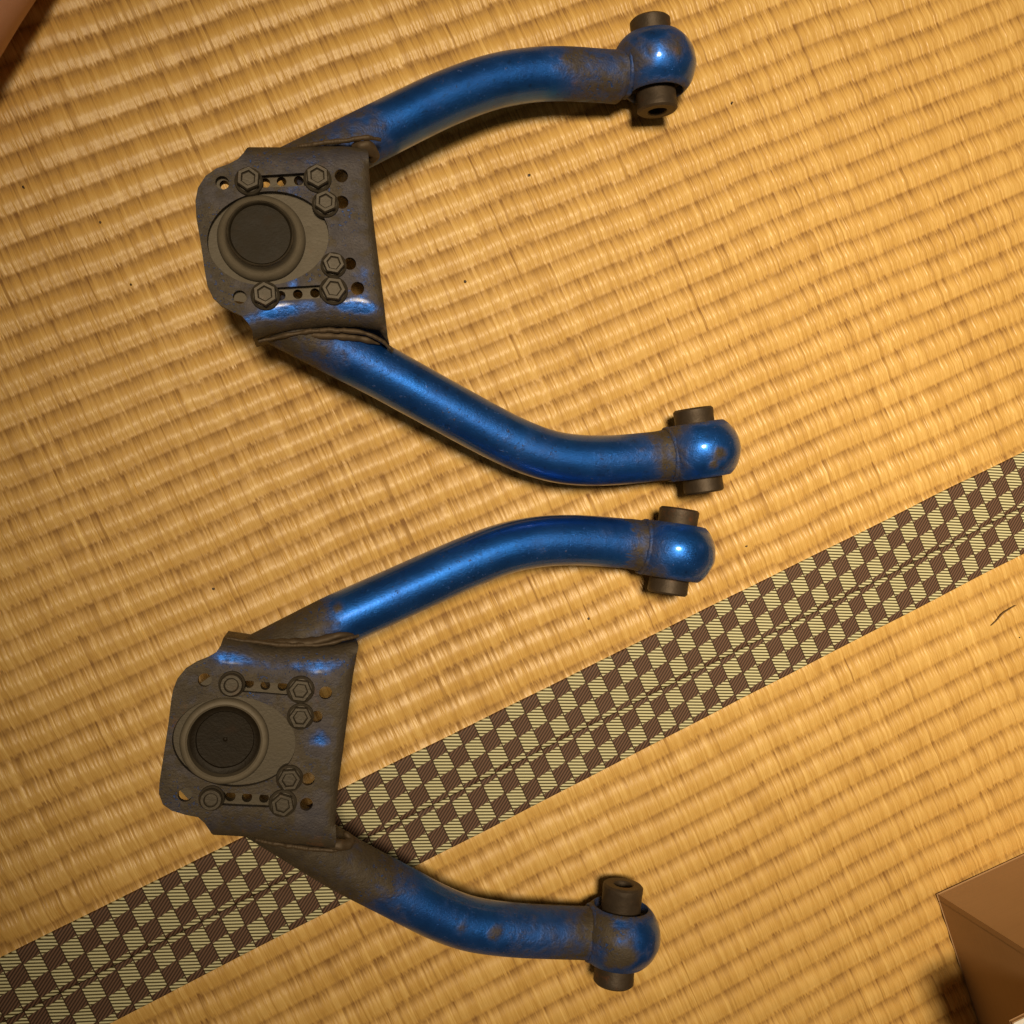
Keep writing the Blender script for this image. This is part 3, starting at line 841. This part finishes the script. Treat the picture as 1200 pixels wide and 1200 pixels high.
# ------------------------------------------------------------------ bare skin at the upper left corner: a foot of the person standing there
def mat_skin():
    k = NT("skin"); co = k.co('Object')
    n = k.noise(co, 40, 4); p = k.noise(co, 900, 3)
    k.set(Base_Color=k.mix(n, C4(0.50, 0.25, 0.16), C4(0.60, 0.33, 0.22)), Roughness=0.5, Normal=k.bump(p, 0.25, 0.0004))
    k.b.inputs['Subsurface Weight'].default_value = 0.08
    k.b.inputs['Subsurface Radius'].default_value = (0.01, 0.004, 0.002)
    return k.m
M['skin'] = mat_skin()
def build_foot():
    # heel towards the picture, toes away to the upper left, shin rising out of the frame
    p0 = G(13, 42, 0.03)
    foot = empty("person", (p0.x, p0.y, 0), "bare skin of a person at the upper left corner of the mat", "person")
    hd = (G(8, 62, 0.03)-G(34, 4, 0.03)); hd.z = 0; hd.normalize()      # along the visible edge
    nd = Vector((-hd.y, hd.x, 0))
    if nd.x > 0: nd = -nd                                                # away from the picture
    # closed stations: (distance along hd, centre offset along nd, half width, height)
    st = [(-0.135, 0.030, 0.010, 0.018), (-0.120, 0.034, 0.030, 0.026), (-0.09, 0.036, 0.042, 0.036), (-0.05, 0.036, 0.040, 0.050), (-0.01, 0.034, 0.034, 0.062),
          (0.03, 0.034, 0.031, 0.075), (0.06, 0.036, 0.031, 0.085), (0.085, 0.038, 0.028, 0.070), (0.102, 0.040, 0.018, 0.045), (0.108, 0.041, 0.006, 0.028)]
    bm = bmesh.new(); n = 28; rings = []
    for s_, off, hw, ht in st:
        ring = []
        for k in range(n):
            a = 2*math.pi*k/n
            zz = ht*0.5+ht*0.5*math.sin(a)
            wfac = (1.0 if math.sin(a) < 0 else 1.0-0.35*math.sin(a)**2)
            ring.append(bm.verts.new(hd*s_+nd*(off+hw*wfac*math.cos(a))+Vector((0, 0, zz))))
        rings.append(ring)
    for A, B in zip(rings[:-1], rings[1:]):
        for k in range(n): bm.faces.new((A[k], A[(k+1) % n], B[(k+1) % n], B[k]))
    bm.faces.new(rings[0]); bm.faces.new(rings[-1][::-1])
    # five toes, the big one on the inner side
    for q, (off, r_, ln) in enumerate(((0.058, 0.0125, 0.026), (0.042, 0.0088, 0.027), (0.0285, 0.0082, 0.022), (0.0155, 0.0078, 0.016), (0.004, 0.0072, 0.009))):
        tip = []
        for a_, k_, zz in ((-0.100, 0.85, 0.014), (-0.118, 1.0, 0.013), (-0.124-ln*0.6, 0.95, 0.0115), (-0.124-ln, 1.05, 0.011), (-0.130-ln, 0.85, 0.011), (-0.134-ln, 0.4, 0.011)):
            cc_ = hd*a_+nd*(off-0.001*q)+Vector((0, 0, zz))
            tip.append([bm.verts.new(cc_+nd*(r_*k_*math.cos(2*math.pi*k/14))+Vector((0, 0, r_*k_*0.85*math.sin(2*math.pi*k/14)))) for k in range(14)])
        for A, B in zip(tip[:-1], tip[1:]):
            for k in range(14): bm.faces.new((A[k], A[(k+1) % 14], B[(k+1) % 14], B[k]))
        bm.faces.new(tip[0]); bm.faces.new(tip[-1][::-1])
    # ankle and shin grow from the heel end, in the same skin
    sh = []
    for z_, r_ in ((0.05, 0.030), (0.085, 0.030), (0.12, 0.031), (0.18, 0.036), (0.25, 0.044)):
        c = hd*0.055+nd*(0.038+0.25*(z_-0.05))
        sh.append([bm.verts.new(c+Vector((r_*math.cos(2*math.pi*k/n), r_*math.sin(2*math.pi*k/n), z_))) for k in range(n)])
    for A, B in zip(sh[:-1], sh[1:]):
        for k in range(n): bm.faces.new((A[k], A[(k+1) % n], B[(k+1) % n], B[k]))
    bm.faces.new(sh[0][::-1]); bm.faces.new(sh[-1])
    o = bm_obj("bare_foot", bm, M['skin'], foot, 80)
    rm = o.modifiers.new("skin_blend", 'REMESH'); rm.mode = 'VOXEL'; rm.voxel_size = 0.0026; rm.use_smooth_shade = True
    sm = o.modifiers.new("soft", 'SMOOTH'); sm.factor = 0.6; sm.iterations = 9
    return foot
build_foot()

# ------------------------------------------------------------------ a bent scrap of rush lying on the right-hand mat
def scrap(pts, r, label):
    P = [G(x, y, 0.0012) for x, y in pts]; b = P[0].copy(); b.z = 0
    bm = bmesh.new(); sweep(bm, spline([p-b for p in P], 24), lambda t: r*(1-0.5*abs(2*t-1)), 8)
    o = bm_obj("rush_scrap", bm, mat_simple("dry_brown_rush", C4(0.16, 0.09, 0.03), 0.6), None, 60)
    o.location = b; o['label'] = label; o['category'] = "straw scrap"
scrap([(1161.5, 733), (1168, 727), (1175, 719), (1184, 713), (1191, 709)], 0.00045, "thin bent brown scrap of rush lying loose on the straw near the right edge")

# a few crumbs of rust shed on the straw
bm = bmesh.new(); rr = random.Random(5)
for x, y in ((27, 219), (315, 773), (153, 333), (117, 260), (620, 205), (545, 330), (875, 640), (690, 725), (1195, 747), (470, 905), (858, 120), (250, 690)):
    p = G(x, y, 0.0006); r_ = rr.uniform(0.0004, 0.0009)
    res = bmesh.ops.create_icosphere(bm, subdivisions=1, radius=r_)
    for v in res['verts']: v.co = p+Vector((v.co.x*rr.uniform(0.7, 1.4), v.co.y*rr.uniform(0.7, 1.4), v.co.z*0.6))
bm_obj("rust_crumbs", bm, M['sleeve'], None, 30, 'stuff')
